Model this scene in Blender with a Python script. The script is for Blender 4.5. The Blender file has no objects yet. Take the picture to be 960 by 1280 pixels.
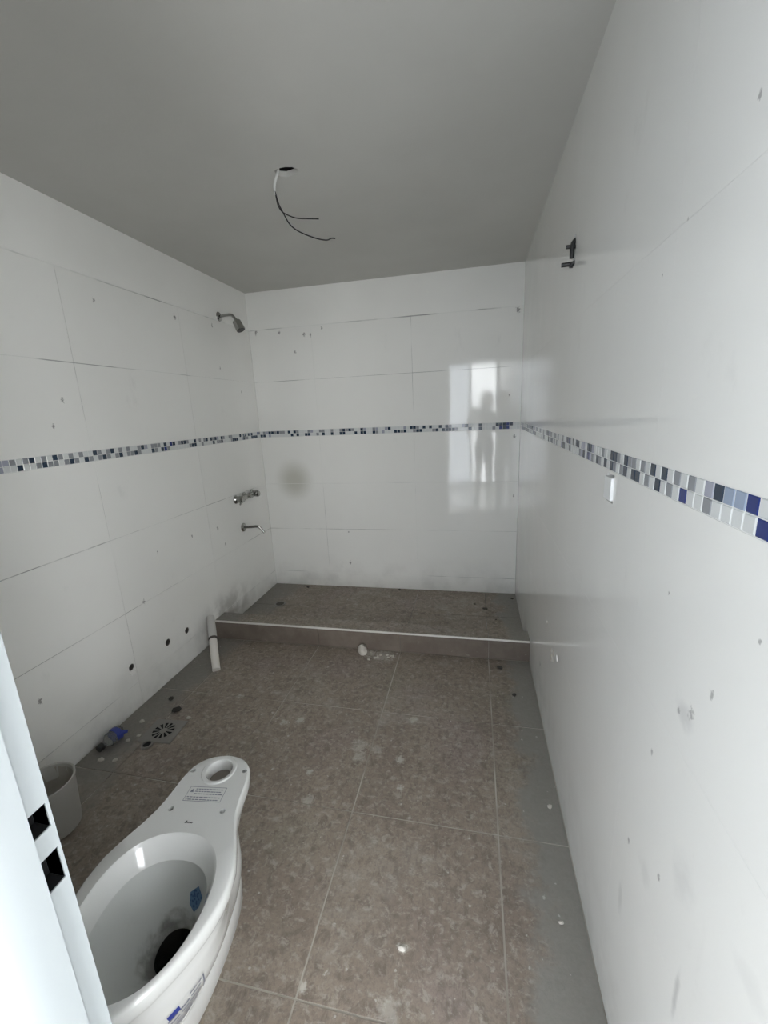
import bpy, bmesh, math, random
from mathutils import Vector, Matrix
from mathutils.geometry import tessellate_polygon
random.seed(7)
SC = bpy.context.scene
COL = SC.collection
PI = math.pi

# ------------------------------------------------------------------ camera
CAM = (1.7695, -3.3006, 1.5007)
cd = bpy.data.cameras.new('camera'); cam = bpy.data.objects.new('camera', cd); COL.objects.link(cam)
cd.sensor_fit = 'HORIZONTAL'; cd.sensor_width = 36.0; cd.lens = 523.23 / 960 * 36.0
cd.clip_start = 0.005
_r = Vector((0.97769, 0.20530, -0.04437)); _d = Vector((0.00568, -0.23703, -0.97149)); _f = Vector((-0.20997, 0.94956, -0.23291))
cam.matrix_world = Matrix(((_r.x, -_d.x, -_f.x, CAM[0]), (_r.y, -_d.y, -_f.y, CAM[1]), (_r.z, -_d.z, -_f.z, CAM[2]), (0, 0, 0, 1)))
SC.camera = cam

# ------------------------------------------------------------------ world / light / exposure
SKY_STRENGTH = 17.0
w = bpy.data.worlds.new('overcast_sky'); SC.world = w; w.use_nodes = True
bg = w.node_tree.nodes['Background']; bg.inputs[0].default_value = (0.945, 0.975, 1.0, 1); bg.inputs[1].default_value = SKY_STRENGTH
SC.view_settings.view_transform = 'Standard'; SC.view_settings.look = 'None'
SC.view_settings.exposure = 0.10; SC.view_settings.gamma = 1.0; SC.view_settings.use_curve_mapping = False
SC.cycles.use_denoising = True; SC.cycles.use_adaptive_sampling = True; SC.cycles.adaptive_threshold = 0.02
SC.cycles.max_bounces = 8; SC.cycles.diffuse_bounces = 6; SC.cycles.glossy_bounces = 4; SC.cycles.transparent_max_bounces = 6
SC.cycles.caustics_reflective = False; SC.cycles.caustics_refractive = False
SC.cycles.sample_clamp_indirect = 6.0
# the daylight comes in by one wide window of the next room (a portal guides the sky light through it)
WX0, WX1, WZ0, WZ1, WY = 0.30, 4.80, 0.04, 2.36, -4.85
ld = bpy.data.lights.new('window_portal', 'AREA'); ld.shape = 'RECTANGLE'; ld.size = WX1 - WX0; ld.size_y = WZ1 - WZ0
ld.cycles.is_portal = True
lo = bpy.data.objects.new('window_portal', ld); COL.objects.link(lo)
lo.location = ((WX0 + WX1) / 2, WY - 0.05, (WZ0 + WZ1) / 2); lo.rotation_euler = (PI / 2, 0, 0)

# ------------------------------------------------------------------ dimensions (metres)
W = 2.1015; H = 2.45
ZT = 2.172; Z1 = 1.777; ZB1 = 1.382; ZB0 = 1.334; Z2 = 0.936; Z3 = 0.538; Z4 = 0.139   # tile courses
YC = -0.944; ZC = 0.134; YCI = -0.822; ZS = 0.012                                       # shower curb
YF0, YF1 = -3.069, -3.215                                                               # door wall
DX0, DX1, DZ = 1.40, 2.075, 2.10                                                        # door opening

# ------------------------------------------------------------------ helpers
def link(name, me, mat=None, parent=None, loc=None):
    o = bpy.data.objects.new(name, me); COL.objects.link(o)
    if mat is not None and me is not None and len(me.materials) == 0:
        for m in (mat if isinstance(mat, (list, tuple)) else [mat]): me.materials.append(m)
    if parent is not None: o.parent = parent
    if loc is not None: o.location = loc
    return o
def obj(name, bm, mat=None, parent=None, loc=None, smooth=False, angle=None):
    me = bpy.data.meshes.new(name)
    bmesh.ops.recalc_face_normals(bm, faces=bm.faces)
    bm.to_mesh(me); bm.free()
    if smooth:
        for pl in me.polygons: pl.use_smooth = True
        if angle: me.set_sharp_from_angle(angle=math.radians(angle))
    return link(name, me, mat, parent, loc)
def empty(name, loc=(0, 0, 0), rz=0):
    o = bpy.data.objects.new(name, None); COL.objects.link(o); o.location = loc; o.rotation_euler = (0, 0, rz); o.empty_display_size = 0.05
    return o
def tag(o, label, cat, group=None, kind=None):
    o['label'] = label; o['category'] = cat
    if group: o['group'] = group
    if kind: o['kind'] = kind
    return o
def struct(o, label=None, cat=None):
    o['kind'] = 'structure'
    if label: o['label'] = label
    if cat: o['category'] = cat
    return o
def box(bm, x0, x1, y0, y1, z0, z1, mi=0):
    v = [bm.verts.new(p) for p in ((x0, y0, z0), (x1, y0, z0), (x1, y1, z0), (x0, y1, z0), (x0, y0, z1), (x1, y0, z1), (x1, y1, z1), (x0, y1, z1))]
    for f in ((0, 3, 2, 1), (4, 5, 6, 7), (0, 1, 5, 4), (1, 2, 6, 5), (2, 3, 7, 6), (3, 0, 4, 7)):
        bm.faces.new([v[i] for i in f]).material_index = mi
    return v
def bbox(x0, x1, y0, y1, z0, z1, bev=0.0, seg=2):
    bm = bmesh.new(); box(bm, x0, x1, y0, y1, z0, z1)
    if bev: bmesh.ops.bevel(bm, geom=list(bm.edges), offset=bev, segments=seg, affect='EDGES', profile=0.5)
    return bm
def frame_of(d):
    d = Vector(d).normalized(); a = Vector((0, 0, 1)) if abs(d.z) < 0.9 else Vector((1, 0, 0))
    u = d.cross(a).normalized(); return u, d.cross(u).normalized()
def tube(bm, pts, rad, seg=12, caps=True, mi=0):
    pts = [Vector(p) for p in pts]; n = len(pts); rad = rad if isinstance(rad, (list, tuple)) else [rad] * n
    rings = []; u = v = None
    for i, p in enumerate(pts):
        d = (pts[min(i + 1, n - 1)] - pts[max(i - 1, 0)]).normalized()
        if u is None: u, v = frame_of(d)
        else:
            u = (u - d * u.dot(d)).normalized(); v = d.cross(u).normalized()
        rings.append([bm.verts.new(p + (u * math.cos(2 * PI * k / seg) + v * math.sin(2 * PI * k / seg)) * rad[i]) for k in range(seg)])
    for a, b in zip(rings, rings[1:]):
        for k in range(seg): bm.faces.new((a[k], a[(k + 1) % seg], b[(k + 1) % seg], b[k])).material_index = mi
    if caps:
        bm.faces.new(rings[0][::-1]).material_index = mi; bm.faces.new(rings[-1]).material_index = mi
    return rings
def lathe(bm, prof, axis_o, axis_d, seg=24, mi=0, close=True):
    """prof: list of (radius, height along axis)"""
    o = Vector(axis_o); d = Vector(axis_d).normalized(); u, v = frame_of(d); rings = []
    for r, h in prof:
        if r < 1e-6: rings.append([bm.verts.new(o + d * h)])
        else: rings.append([bm.verts.new(o + d * h + (u * math.cos(2 * PI * k / seg) + v * math.sin(2 * PI * k / seg)) * r) for k in range(seg)])
    for a, b in zip(rings, rings[1:]):
        for k in range(seg):
            A = [a[k % len(a)], a[(k + 1) % len(a)], b[(k + 1) % len(b)], b[k % len(b)]]
            q = []
            for x in A:
                if x not in q: q.append(x)
            if len(q) > 2:
                bm.faces.new(q).material_index = mi
    return rings
def smoothpath(pts, n=6):
    """Catmull-Rom through the points"""
    P = [Vector(p) for p in pts]; P = [2 * P[0] - P[1]] + P + [2 * P[-1] - P[-2]]; out = []
    for i in range(1, len(P) - 2):
        a, b, c, d = P[i - 1:i + 3]
        for k in range(n):
            t = k / n
            out.append(0.5 * ((2 * b) + (c - a) * t + (2 * a - 5 * b + 4 * c - d) * t * t + (3 * b - a - 3 * c + d) * t ** 3))
    out.append(P[-2]); return out
def panel(bm, fn, rect, holes=(), depth=0.0, mi=0):
    """flat panel in (u,v) with polygon holes; fn(u,v,d) -> 3D, d = depth behind the face; the hole edges are extruded back"""
    loops = [[(rect[0], rect[2]), (rect[1], rect[2]), (rect[1], rect[3]), (rect[0], rect[3])]] + [list(h) for h in holes]
    rings = [[bm.verts.new(fn(u, v, 0)) for u, v in lp] for lp in loops]
    flat = [q for r in rings for q in r]
    if len(loops) == 1: bm.faces.new(flat)
    else:
        for tri in tessellate_polygon([[Vector((u, v, 0)) for u, v in lp] for lp in loops]): bm.faces.new([flat[i] for i in tri])
    if depth:
        for lp, vs in zip(loops, rings):
            vb = [bm.verts.new(fn(u, v, depth)) for u, v in lp]
            for k in range(len(vs)): bm.faces.new((vs[k], vs[(k + 1) % len(vs)], vb[(k + 1) % len(vs)], vb[k]))
def circ(cu, cv, r, n=16, jit=0.0):
    return [(cu + r * (1 + random.uniform(-jit, jit)) * math.cos(2 * PI * k / n), cv + r * (1 + random.uniform(-jit, jit)) * math.sin(2 * PI * k / n)) for k in range(n)]
def rectl(u0, u1, v0, v1): return [(u0, v0), (u1, v0), (u1, v1), (u0, v1)]

# ------------------------------------------------------------------ materials
class N:
    """tiny node builder"""
    def __init__(s, name):
        s.m = bpy.data.materials.new(name); s.m.use_nodes = True; s.t = s.m.node_tree; s.b = s.t.nodes['Principled BSDF']; s.geo = None
    def add(s, typ, **kw):
        n = s.t.nodes.new(typ)
        for k, v in kw.items(): setattr(n, k, v)
        return n
    def pos(s):
        if s.geo is None: s.geo = s.add('ShaderNodeNewGeometry')
        return s.geo.outputs['Position']
    def ln(s, a, b): s.t.links.new(a, b); return b
    def inp(s, sock, v):
        if isinstance(v, bpy.types.NodeSocket): s.t.links.new(v, sock)
        else: sock.default_value = v
    def noise(s, scale, detail=4, rough=0.55, vec=None, dist=0.0):
        n = s.add('ShaderNodeTexNoise'); n.inputs['Scale'].default_value = scale; n.inputs['Detail'].default_value = detail
        n.inputs['Roughness'].default_value = rough; n.inputs['Distortion'].default_value = dist; s.ln(vec or s.pos(), n.inputs['Vector']); return n.outputs['Fac']
    def scaled(s, sx, sy, sz):
        n = s.add('ShaderNodeVectorMath', operation='MULTIPLY'); s.ln(s.pos(), n.inputs[0]); n.inputs[1].default_value = (sx, sy, sz); return n.outputs[0]
    def rng(s, v, a, b, c=0.0, d=1.0, smooth=True):
        n = s.add('ShaderNodeMapRange', interpolation_type='SMOOTHSTEP' if smooth else 'LINEAR'); n.clamp = True if hasattr(n, 'clamp') else None
        s.inp(n.inputs[0], v); n.inputs[1].default_value = a; n.inputs[2].default_value = b; n.inputs[3].default_value = c; n.inputs[4].default_value = d; return n.outputs[0]
    def math(s, op, a, b=0.0):
        n = s.add('ShaderNodeMath', operation=op); s.inp(n.inputs[0], a); s.inp(n.inputs[1], b); return n.outputs[0]
    def mix(s, f, a, b):
        n = s.add('ShaderNodeMix', data_type='RGBA'); s.inp(n.inputs[0], f)
        s.inp(n.inputs[6], a if isinstance(a, bpy.types.NodeSocket) else (*a, 1)); s.inp(n.inputs[7], b if isinstance(b, bpy.types.NodeSocket) else (*b, 1)); return n.outputs[2]
    def dist(s, p, sc=(1, 1, 1)):
        n = s.add('ShaderNodeVectorMath', operation='SUBTRACT'); s.ln(s.pos(), n.inputs[0]); n.inputs[1].default_value = p
        m = s.add('ShaderNodeVectorMath', operation='MULTIPLY'); s.ln(n.outputs[0], m.inputs[0]); m.inputs[1].default_value = sc
        l = s.add('ShaderNodeVectorMath', operation='LENGTH'); s.ln(m.outputs[0], l.inputs[0]); return l.outputs['Value']
    def sep(s):
        n = s.add('ShaderNodeSeparateXYZ'); s.ln(s.pos(), n.inputs[0]); return n.outputs
    def col(s, v): s.inp(s.b.inputs['Base Color'], v if isinstance(v, bpy.types.NodeSocket) else (*v, 1)); return s
    def rough(s, v): s.inp(s.b.inputs['Roughness'], v); return s
    def bump(s, h, strength=0.3, dist=0.002):
        n = s.add('ShaderNodeBump'); n.inputs['Strength'].default_value = strength; n.inputs['Distance'].default_value = dist
        s.ln(h, n.inputs['Height']); s.ln(n.outputs[0], s.b.inputs['Normal']); return s
def simple(name, c, r=0.5, metal=0.0, **kw):
    n = N(name); n.col(c).rough(r); n.b.inputs['Metallic'].default_value = metal
    for k, v in kw.items(): n.b.inputs[k].default_value = v
    return n.m
M = {}
# --- glossy white wall tile with its own stains, chips and smears
def tile_mat(side):
    n = N('glossy_white_wall_tile')
    c = n.mix(n.rng(n.noise(1.3, 3), 0.35, 0.7), (0.845, 0.84, 0.81), (0.87, 0.865, 0.835))
    # dusty smears
    sm = n.rng(n.noise(5.0, 8, 0.65, n.scaled(1, 1, 0.55)), 0.62, 0.78, 0, 0.35)
    c = n.mix(sm, c, (0.60, 0.595, 0.575))
    x, y, z = n.sep()
    # round olive stain on the back wall
    st = 0.0 if side != 'B' else n.rng(n.dist((0.27, 0, 0.965), (1, 1, 0.95)), 0.03, 0.20, 0.62, 0)
    if side == 'B': c = n.mix(st, c, (0.43, 0.42, 0.34))
    # dirty foot of the left wall by the shower curb
    ft = 0.0 if side != 'L' else n.math('MULTIPLY', n.rng(n.dist((0, -0.78, 0.10), (1, 0.55, 1)), 0.05, 0.24, 0.75, 0), n.rng(n.noise(9, 6), 0.3, 0.6))
    if side == 'L': c = n.mix(ft, c, (0.40, 0.385, 0.36))
    # dirt rising from the floor
    lowd = n.math('MULTIPLY', n.rng(z, 0.0, 0.35, 0.30, 0), n.rng(n.noise(6, 6), 0.4, 0.7))
    c = n.mix(lowd, c, (0.45, 0.44, 0.42))
    # small chips and drill marks
    spots = [(0, -0.888, 2.111, .012), (0, -1.459, 2.076, .010), (0, -1.795, 1.502, .009), (0, -1.728, 1.613, .010), (0, -0.504, 2.129, .010), (0, -0.473, 1.854, .008),
             (0, -0.219, 1.698, .009), (0, -1.504, 0.545, .012), (0, -1.037, 0.779, .008), (0, -0.761, 0.754, .012), (0, -0.694, 0.614, .009), (0, -1.345, 0.777, .006), (0, -2.122, 0.386, .012),
             (0.062, 0, 2.157, .016), (0.26, 0, 2.142, .013), (0.466, 0, 2.114, .013), (0.518, 0, 2.104, .012), (0.614, 0, 2.148, .010), (0.38, 0, 1.99, .011), (2.065, 0, 2.15, .018), (2.02, 0, 1.577, .008),
             (0.72, 0, 0.237, .013), (0.723, 0, 0.513, .007), (2.068, 0, 0.824, .009), (2.062, 0, 1.281, .014),
             (W, -2.657, 1.021, .009), (W, -2.622, 1.000, .006), (W, -2.700, 1.090, .006), (W, -2.552, 0.853, .006), (W, -2.633, 0.655, .006), (W, -2.775, 1.216, .004), (W, -2.542, 1.172, .004),
             (W, -2.374, 1.719, .004), (W, -2.616, 1.849, .006), (W, -2.455, 1.777, .004), (W, -2.50, 0.576, .006), (W, -1.306, 0.223, .012)]
    spots = [q for q in spots if (side == 'R' and q[0] == W) or (side == 'L' and q[0] == 0) or (side == 'B' and q[1] == 0)]
    wob = n.noise(95, 3, 0.7)
    acc = None
    for X, Y, Z, r in spots:
        d = n.math('ADD', n.dist((X, Y, Z), (1, 1, 0.6)), n.math('MULTIPLY', n.math('SUBTRACT', wob, 0.5), r * 3.2))
        k = n.rng(d, r * 0.25, r * 0.85, 1, 0)
        acc = k if acc is None else n.math('MAXIMUM', acc, k)
    c = n.mix(n.math('MULTIPLY', acc, 0.55 if side == 'R' else 0.75), c, (0.16, 0.155, 0.15))
    # long scratches / smudges on the near right wall
    for X, Y, Z, sy, sz, amt in ((W, -2.731, 0.545, 34, 4.5, .50), (W, -2.64, 1.01, 10, 12, .30), (W, -2.86, 0.80, 7, 12, .12), (W, -2.70, 0.75, 8, 5, .18), (W, -2.49, 0.40, 22, 5, .25), (W, -2.58, 0.60, 9, 7, .16)):
        d = n.math('ADD', n.dist((X, Y, Z), (1, sy, sz)), n.math('MULTIPLY', n.noise(22, 4), 0.55))
        if side == 'R': c = n.mix(n.rng(d, 0.30, 0.62, amt, 0), c, (0.42, 0.42, 0.42))
    n.col(c)
    n.rough(n.math('ADD', n.rng(n.noise(4, 5), 0.35, 0.75, 0.045, 0.11), n.math('MULTIPLY', sm, 0.4)))
    n.b.inputs['IOR'].default_value = 1.46
    n.bump(n.noise(3.2, 2, 0.4), 0.06, 0.02)
    return n.m
M['glaze_left'] = tile_mat('L'); M['glaze_back'] = tile_mat('B'); M['glaze_right'] = tile_mat('R')
def grout_mat(name, light, dark, lo, hi):
    n = N(name); c = n.mix(n.rng(n.noise(2.6, 3), lo, hi), dark, light); n.col(c).rough(0.9); return n.m
M['grout'] = grout_mat('dirty_wall_grout', (0.80, 0.80, 0.77), (0.33, 0.33, 0.32), 0.36, 0.56)
M['grout_dark'] = grout_mat('open_joint', (0.42, 0.42, 0.41), (0.10, 0.10, 0.10), 0.40, 0.65)
M['grout_white'] = simple('white_wall_grout', (0.72, 0.725, 0.71), 0.5)
def plaster(name, c0, c1, r=0.75):
    n = N(name); c = n.mix(n.rng(n.noise(1.6, 5), 0.3, 0.7), c0, c1); n.col(c).rough(r); n.bump(n.noise(40, 4), 0.12, 0.004); return n.m
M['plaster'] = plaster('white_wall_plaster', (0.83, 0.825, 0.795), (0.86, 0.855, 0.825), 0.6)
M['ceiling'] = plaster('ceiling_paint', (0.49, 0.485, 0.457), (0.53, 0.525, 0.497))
M['hall_wall'] = plaster('hall_white_paint', (0.80, 0.80, 0.80), (0.84, 0.84, 0.83))
M['hall_floor'] = plaster('hall_pale_floor', (0.76, 0.75, 0.72), (0.82, 0.81, 0.78), 0.12)
M['front_wall_dark'] = plaster('unseen_wall_dark_grey', (0.30, 0.295, 0.28), (0.38, 0.375, 0.36), 0.9)  # invented dark grey for the unseen front wall, cuts bounce light
M['hole_trim'] = simple('torn_plaster', (0.55, 0.55, 0.53), 0.9)
M['dark'] = simple('cavity_shade', (0.005, 0.005, 0.006), 0.9)  # near-black colour stands in for the shade inside holes and recesses
def floor_mat(name, dustx=True):
    n = N(name)
    a = n.mix(n.rng(n.noise(4.0, 9, 0.65), 0.3, 0.72), (0.215, 0.172, 0.137), (0.300, 0.249, 0.201))
    a = n.mix(n.rng(n.noise(2.2, 3), 0.5, 0.72, 0, 0.5), a, (0.27, 0.215, 0.205))      # purplish tone
    a = n.mix(n.rng(n.noise(2.9, 4, 0.6, n.scaled(1, 1, 1)), 0.52, 0.75, 0, 0.5), a, (0.23, 0.215, 0.165))   # greenish tone
    fine = n.noise(85, 4, 0.7)
    a = n.mix(n.rng(fine, 0.46, 0.62, 0, 0.38), a, (0.15, 0.13, 0.115))
    a = n.mix(n.rng(n.noise(48, 5, 0.7), 0.58, 0.70, 0, 0.5), a, (0.40, 0.375, 0.335))
    mott = n.noise(30, 9, 0.72, n.scaled(1, .7, 1), .6)
    a = n.mix(n.rng(mott, 0.46, 0.64, 0, 0.75), a, (0.145, 0.115, 0.095))
    a = n.mix(n.rng(n.noise(40, 9, 0.75, n.scaled(.8, 1, 1), .4), 0.50, 0.64, 0, 0.7), a, (0.38, 0.345, 0.295))
    # trodden plaster dust
    du = n.math('MULTIPLY', n.rng(n.noise(1.7, 7, 0.7, dist=0.4), 0.50, 0.70), n.rng(n.noise(14, 6, 0.7), 0.34, 0.62))
    a = n.mix(n.math('MULTIPLY', du, 0.42), a, (0.41, 0.385, 0.345))
    x, y, z = n.sep()
    wob = n.noise(5.5, 7, 0.65)
    r1 = n.rng(n.math('ADD', x, n.math('MULTIPLY', wob, 0.42)), 2.13, 2.22)     # cement film along the right wall
    a = n.mix(n.math('MULTIPLY', r1, 0.85), a, (0.235, 0.228, 0.208))
    l1 = n.rng(n.math('SUBTRACT', x, n.math('MULTIPLY', wob, 0.45)), 0.05, -0.10)  # and along the left wall
    a = n.mix(n.math('MULTIPLY', l1, 0.8), a, (0.20, 0.192, 0.175))
    # plaster drips
    for i, (sc, thr) in enumerate(((13.0, 0.05), (30.0, 0.08))):
        v = n.add('ShaderNodeTexVoronoi'); v.inputs['Scale'].default_value = sc; n.ln(n.pos(), v.inputs['Vector'])
        s2 = n.add('ShaderNodeSeparateColor'); n.ln(v.outputs['Color'], s2.inputs[0])
        dd = n.math('ADD', v.outputs['Distance'], n.math('MULTIPLY', n.math('SUBTRACT', n.noise(75, 5, .7), 0.5), 0.45))
        sp = n.math('MULTIPLY', n.rng(dd, thr, thr + 0.04, 1, 0), n.rng(s2.outputs[0], 0.62 + 0.1 * i, 0.66 + 0.1 * i))
        a = n.mix(n.math('MULTIPLY', sp, 0.55), a, (0.55, 0.53, 0.48))
    for X, Y, r, am in ((1.575, -2.445, .014, .9), (1.456, -1.787, .022, .6), (1.48, -1.927, .016, .6), (1.324, -2.576, .014, .8), (1.482, -1.534, .025, .55), (.913, -1.622, .026, .5), (.836, -1.645, .02, .5),
                        (1.259, -1.736, .045, .35), (1.27, -1.80, .035, .35), (1.34, -1.745, .03, .3), (1.081, -1.913, .018, .6), (1.125, -2.042, .03, .4), (1.21, -1.0, .075, .55), (1.12, -0.985, .05, .5), (.504, -1.497, .02, .45),
                        (1.56, -2.58, .035, .35), (.66, -1.94, .06, .3)):
        d = n.math('ADD', n.dist((X, Y, 0), (1, 1, 0)), n.math('MULTIPLY', n.math('SUBTRACT', n.noise(60, 5, .7), .5), r * 3.5))
        a = n.mix(n.rng(d, r * 0.3, r * 1.2, am, 0), a, (0.56, 0.535, 0.48))
    n.col(a)
    n.rough(n.rng(fine, 0.35, 0.7, 0.42, 0.7)); n.bump(n.noise(70, 6, 0.7), 0.25, 0.003)
    return n.m
M['floor'] = floor_mat('dusty_taupe_floor_tile')
M['floor_grout'] = grout_mat('pale_floor_grout', (0.46, 0.43, 0.375), (0.26, 0.235, 0.20), 0.36, 0.6)
def curb_mat():
    n = N('brown_curb_tile'); a = n.mix(n.rng(n.noise(7, 7, 0.65), 0.3, 0.7), (0.135, 0.108, 0.088), (0.185, 0.155, 0.128))
    a = n.mix(n.rng(n.noise(26, 6, 0.7), 0.62, 0.75, 0, 0.55), a, (0.34, 0.32, 0.29)); n.col(a).rough(0.5); return n.m
M['curb'] = curb_mat()
def china():
    n = N('white_glazed_china'); n.col(n.mix(n.rng(n.noise(9, 5), 0.5, 0.8, 0, 0.25), (0.70, 0.705, 0.692), (0.60, 0.595, 0.575))).rough(0.09)
    n.b.inputs['Coat Weight'].default_value = 0.3; n.b.inputs['Coat Roughness'].default_value = 0.04; return n.m
M['china'] = china()
def china_in():
    n = N('bowl_glaze_with_residue'); x, y, z = n.sep()
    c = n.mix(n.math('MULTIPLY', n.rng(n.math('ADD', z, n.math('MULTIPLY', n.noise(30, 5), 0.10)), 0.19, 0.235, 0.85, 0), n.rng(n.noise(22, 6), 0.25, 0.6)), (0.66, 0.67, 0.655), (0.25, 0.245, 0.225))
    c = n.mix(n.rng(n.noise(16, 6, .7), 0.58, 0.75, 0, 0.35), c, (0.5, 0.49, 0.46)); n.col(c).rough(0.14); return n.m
M['china_in'] = china_in()
M['sump'] = simple('dirty_shaded_sump', (0.035, 0.035, 0.033), 0.25)  # dirt plus painted shade down in the sump and deck bolt holes
M['chrome'] = simple('chrome', (0.40, 0.40, 0.38), 0.14, 1.0)
M['chrome_dark'] = simple('shower_rose_face', (0.03, 0.03, 0.03), 0.4)
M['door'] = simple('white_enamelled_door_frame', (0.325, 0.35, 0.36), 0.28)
M['pvc'] = plaster('pale_pvc_pipe', (0.66, 0.62, 0.57), (0.74, 0.71, 0.66), 0.4)
M['pvc_grey'] = plaster('grey_pipe', (0.40, 0.39, 0.37), (0.52, 0.51, 0.49), 0.6)  # upper length of the leaning pipe, greyer than the lower
M['trim'] = plaster('white_curb_trim', (0.55, 0.53, 0.49), (0.72, 0.70, 0.66), 0.35)
M['tub'] = plaster('dusty_plastic_tub', (0.33, 0.32, 0.295), (0.41, 0.40, 0.375), 0.5)
M['cement'] = plaster('dried_cement', (0.20, 0.185, 0.155), (0.33, 0.31, 0.27), 0.9)
M['wire_black'] = simple('black_wire', (0.015, 0.015, 0.015), 0.45)
M['wire_white'] = simple('white_conduit', (0.62, 0.62, 0.60), 0.5)
M['rubble'] = plaster('plaster_rubble', (0.42, 0.39, 0.345), (0.60, 0.57, 0.52), 0.95)
M['debris'] = plaster('dark_debris', (0.03, 0.028, 0.025), (0.09, 0.08, 0.07), 0.9)
M['drain'] = simple('grey_drain_plate', (0.215, 0.205, 0.19), 0.4)
M['ink'] = simple('dark_print', (0.03, 0.03, 0.035), 0.5)
M['ink_grey'] = simple('grey_print', (0.16, 0.17, 0.22), 0.5)
M['blue'] = simple('blue_print', (0.03, 0.05, 0.28), 0.4)
M['sticker_blue'] = None
def hexm():
    n = N('blue_patterned_sticker'); v = n.add('ShaderNodeTexVoronoi'); v.inputs['Scale'].default_value = 120; n.ln(n.pos(), v.inputs['Vector'])
    n.col(n.mix(n.rng(v.outputs['Distance'], 0.2, 0.6), (0.02, 0.07, 0.19), (0.10, 0.20, 0.36))).rough(0.35); return n.m
M['sticker_blue'] = hexm()
MOS = {'w': simple('mosaic_white_glass', (0.66, 0.675, 0.67), 0.12), 'g': simple('mosaic_grey_glass', (0.27, 0.28, 0.30), 0.15), 'l': simple('mosaic_pale_blue_glass', (0.30, 0.36, 0.47), 0.15),
       'v': simple('mosaic_lavender_grey_glass', (0.36, 0.37, 0.44), 0.15), 'd': simple('mosaic_navy_glass', (0.018, 0.035, 0.17), 0.15), 't': simple('mosaic_slate_glass', (0.022, 0.04, 0.07), 0.15)}
MKEYS = list(MOS)

# ------------------------------------------------------------------ room shell
TH = 0.0016     # tile face stands proud of the joint by this
def fnL(u, v, d): return (0 - d, u, v)          # u = y
def fnR(u, v, d): return (W + d, u, v)
def fnB(u, v, d): return (u, 0 + d, v)          # u = x
holesL = {'a': circ(-1.663, 0.243, 0.019, 14, .12), 'b': circ(-1.389, 0.228, 0.021, 16), 'c': circ(-1.219, 0.211, 0.020, 16)}
EH = rectl(-1.622, -1.562, 1.962, 2.058)
EH = [(-1.607, 1.962), (-1.572, 1.962), (-1.566, 1.985), (-1.562, 2.02), (-1.572, 2.05), (-1.588, 2.064), (-1.602, 2.05), (-1.612, 2.01)]
SW = rectl(-2.206, -2.150, 1.2555, 1.3255)
AH1 = circ(-1.44, 0.530, 0.009, 8, .25); AH2 = circ(-1.690, 0.500, 0.015, 9, .25)
holesR = {'e': EH, 's': SW, 'h': AH1, 'k': AH2}
def wall(name, fn, u0, u1, holes, mat):
    bm = bmesh.new(); panel(bm, lambda u, v, d: fn(u, v, d + TH), (u0, u1, -0.1, H + 0.1), list(holes.values()))
    # rear skin so that the wall has thickness
    panel(bm, lambda u, v, d: fn(u, v, d + 0.14), (u0, u1, -0.1, H + 0.1))
    return obj(name, bm, mat)
wL = struct(wall('wall_left', fnL, YF0 - 0.05, 0.14, holesL, M['grout']))
wR = struct(wall('wall_right', fnR, YF0 - 0.05, 0.14, holesR, M['grout_white']))
wB = struct(wall('wall_back', fnB, -0.14, W + 0.14, {}, M['grout']))
tile_cache = {}
def wall_tiles(parent, fn, us, zs, holes, gap, mat, key, gv=None):
    gv = gap if gv is None else gv
    cols = list(zip(us, us[1:])); rows = zs
    for (a, b) in cols:
        for (c, d) in rows:
            u0, u1, v0, v1 = a + gv / 2, b - gv / 2, c + gap / 2, d - gap / 2
            hs = [h for h in holes.values() if u0 < sum(p[0] for p in h) / len(h) < u1 and v0 < sum(p[1] for p in h) / len(h) < v1]
            k = (key, round(u1 - u0, 4), round(v1 - v0, 4))
            o3 = fn(u0, v0, 0)
            if not hs and k in tile_cache: me = tile_cache[k]
            else:
                bm = bmesh.new()
                rel = lambda u, v, dd: tuple(q - w0 for q, w0 in zip(fn(u, v, dd), o3))
                panel(bm, rel, (u0, u1, v0, v1), hs, TH + (0.012 if hs else 0))
                bmesh.ops.recalc_face_normals(bm, faces=bm.faces)
                me = bpy.data.meshes.new('wall_tile'); bm.to_mesh(me); bm.free(); me.materials.append(mat)
                if not hs: tile_cache[k] = me
            t = link('wall_tile', me, None, parent, o3)
            # laid a touch uneven
            if not hs and key != 'R':
                n = Vector(fn(0, 0, -1)) - Vector(fn(0, 0, 0)); t.location = Vector(o3) + n * random.uniform(-0.0004, 0.0004)
                j = 0.0012
                t.rotation_euler = (random.uniform(-j, j), random.uniform(-j, j), random.uniform(-j, j))
rows = [(0.0, Z4), (Z4, Z3), (Z3, Z2), (Z2, ZB0 - 0.001), (ZB1 + 0.001, Z1), (Z1, ZT)]
rowsB = [(ZS - 0.02, Z4)] + rows[1:]
wall_tiles(wL, fnL, [YF0, -2.42, -1.635, -0.85, -0.0005], rows, holesL, 0.0032, M['glaze_left'], 'L', 0.0022)
wall_tiles(wB, fnB, [0.0005, 0.525, 1.308, W - 0.0005], rowsB, {}, 0.0032, M['glaze_back'], 'B', 0.0020)
wall_tiles(wR, fnR, [YF0, -2.42, -1.635, -0.85, -0.0005], rows[:-1] + [(Z1, H)], holesR, 0.0003, M['glaze_right'], 'R')
# plaster band above the tiling (a hair behind the tile face)
def band(parent, fn, u0, u1, gap):
    bm = bmesh.new(); panel(bm, fn, (u0, u1, ZT + gap, H), (), TH); o = obj('plaster_band', bm, M['plaster'], parent)
band(wL, fnL, YF0, 0, 0.005); band(wB, fnB, 0, W, 0.006)

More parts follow.
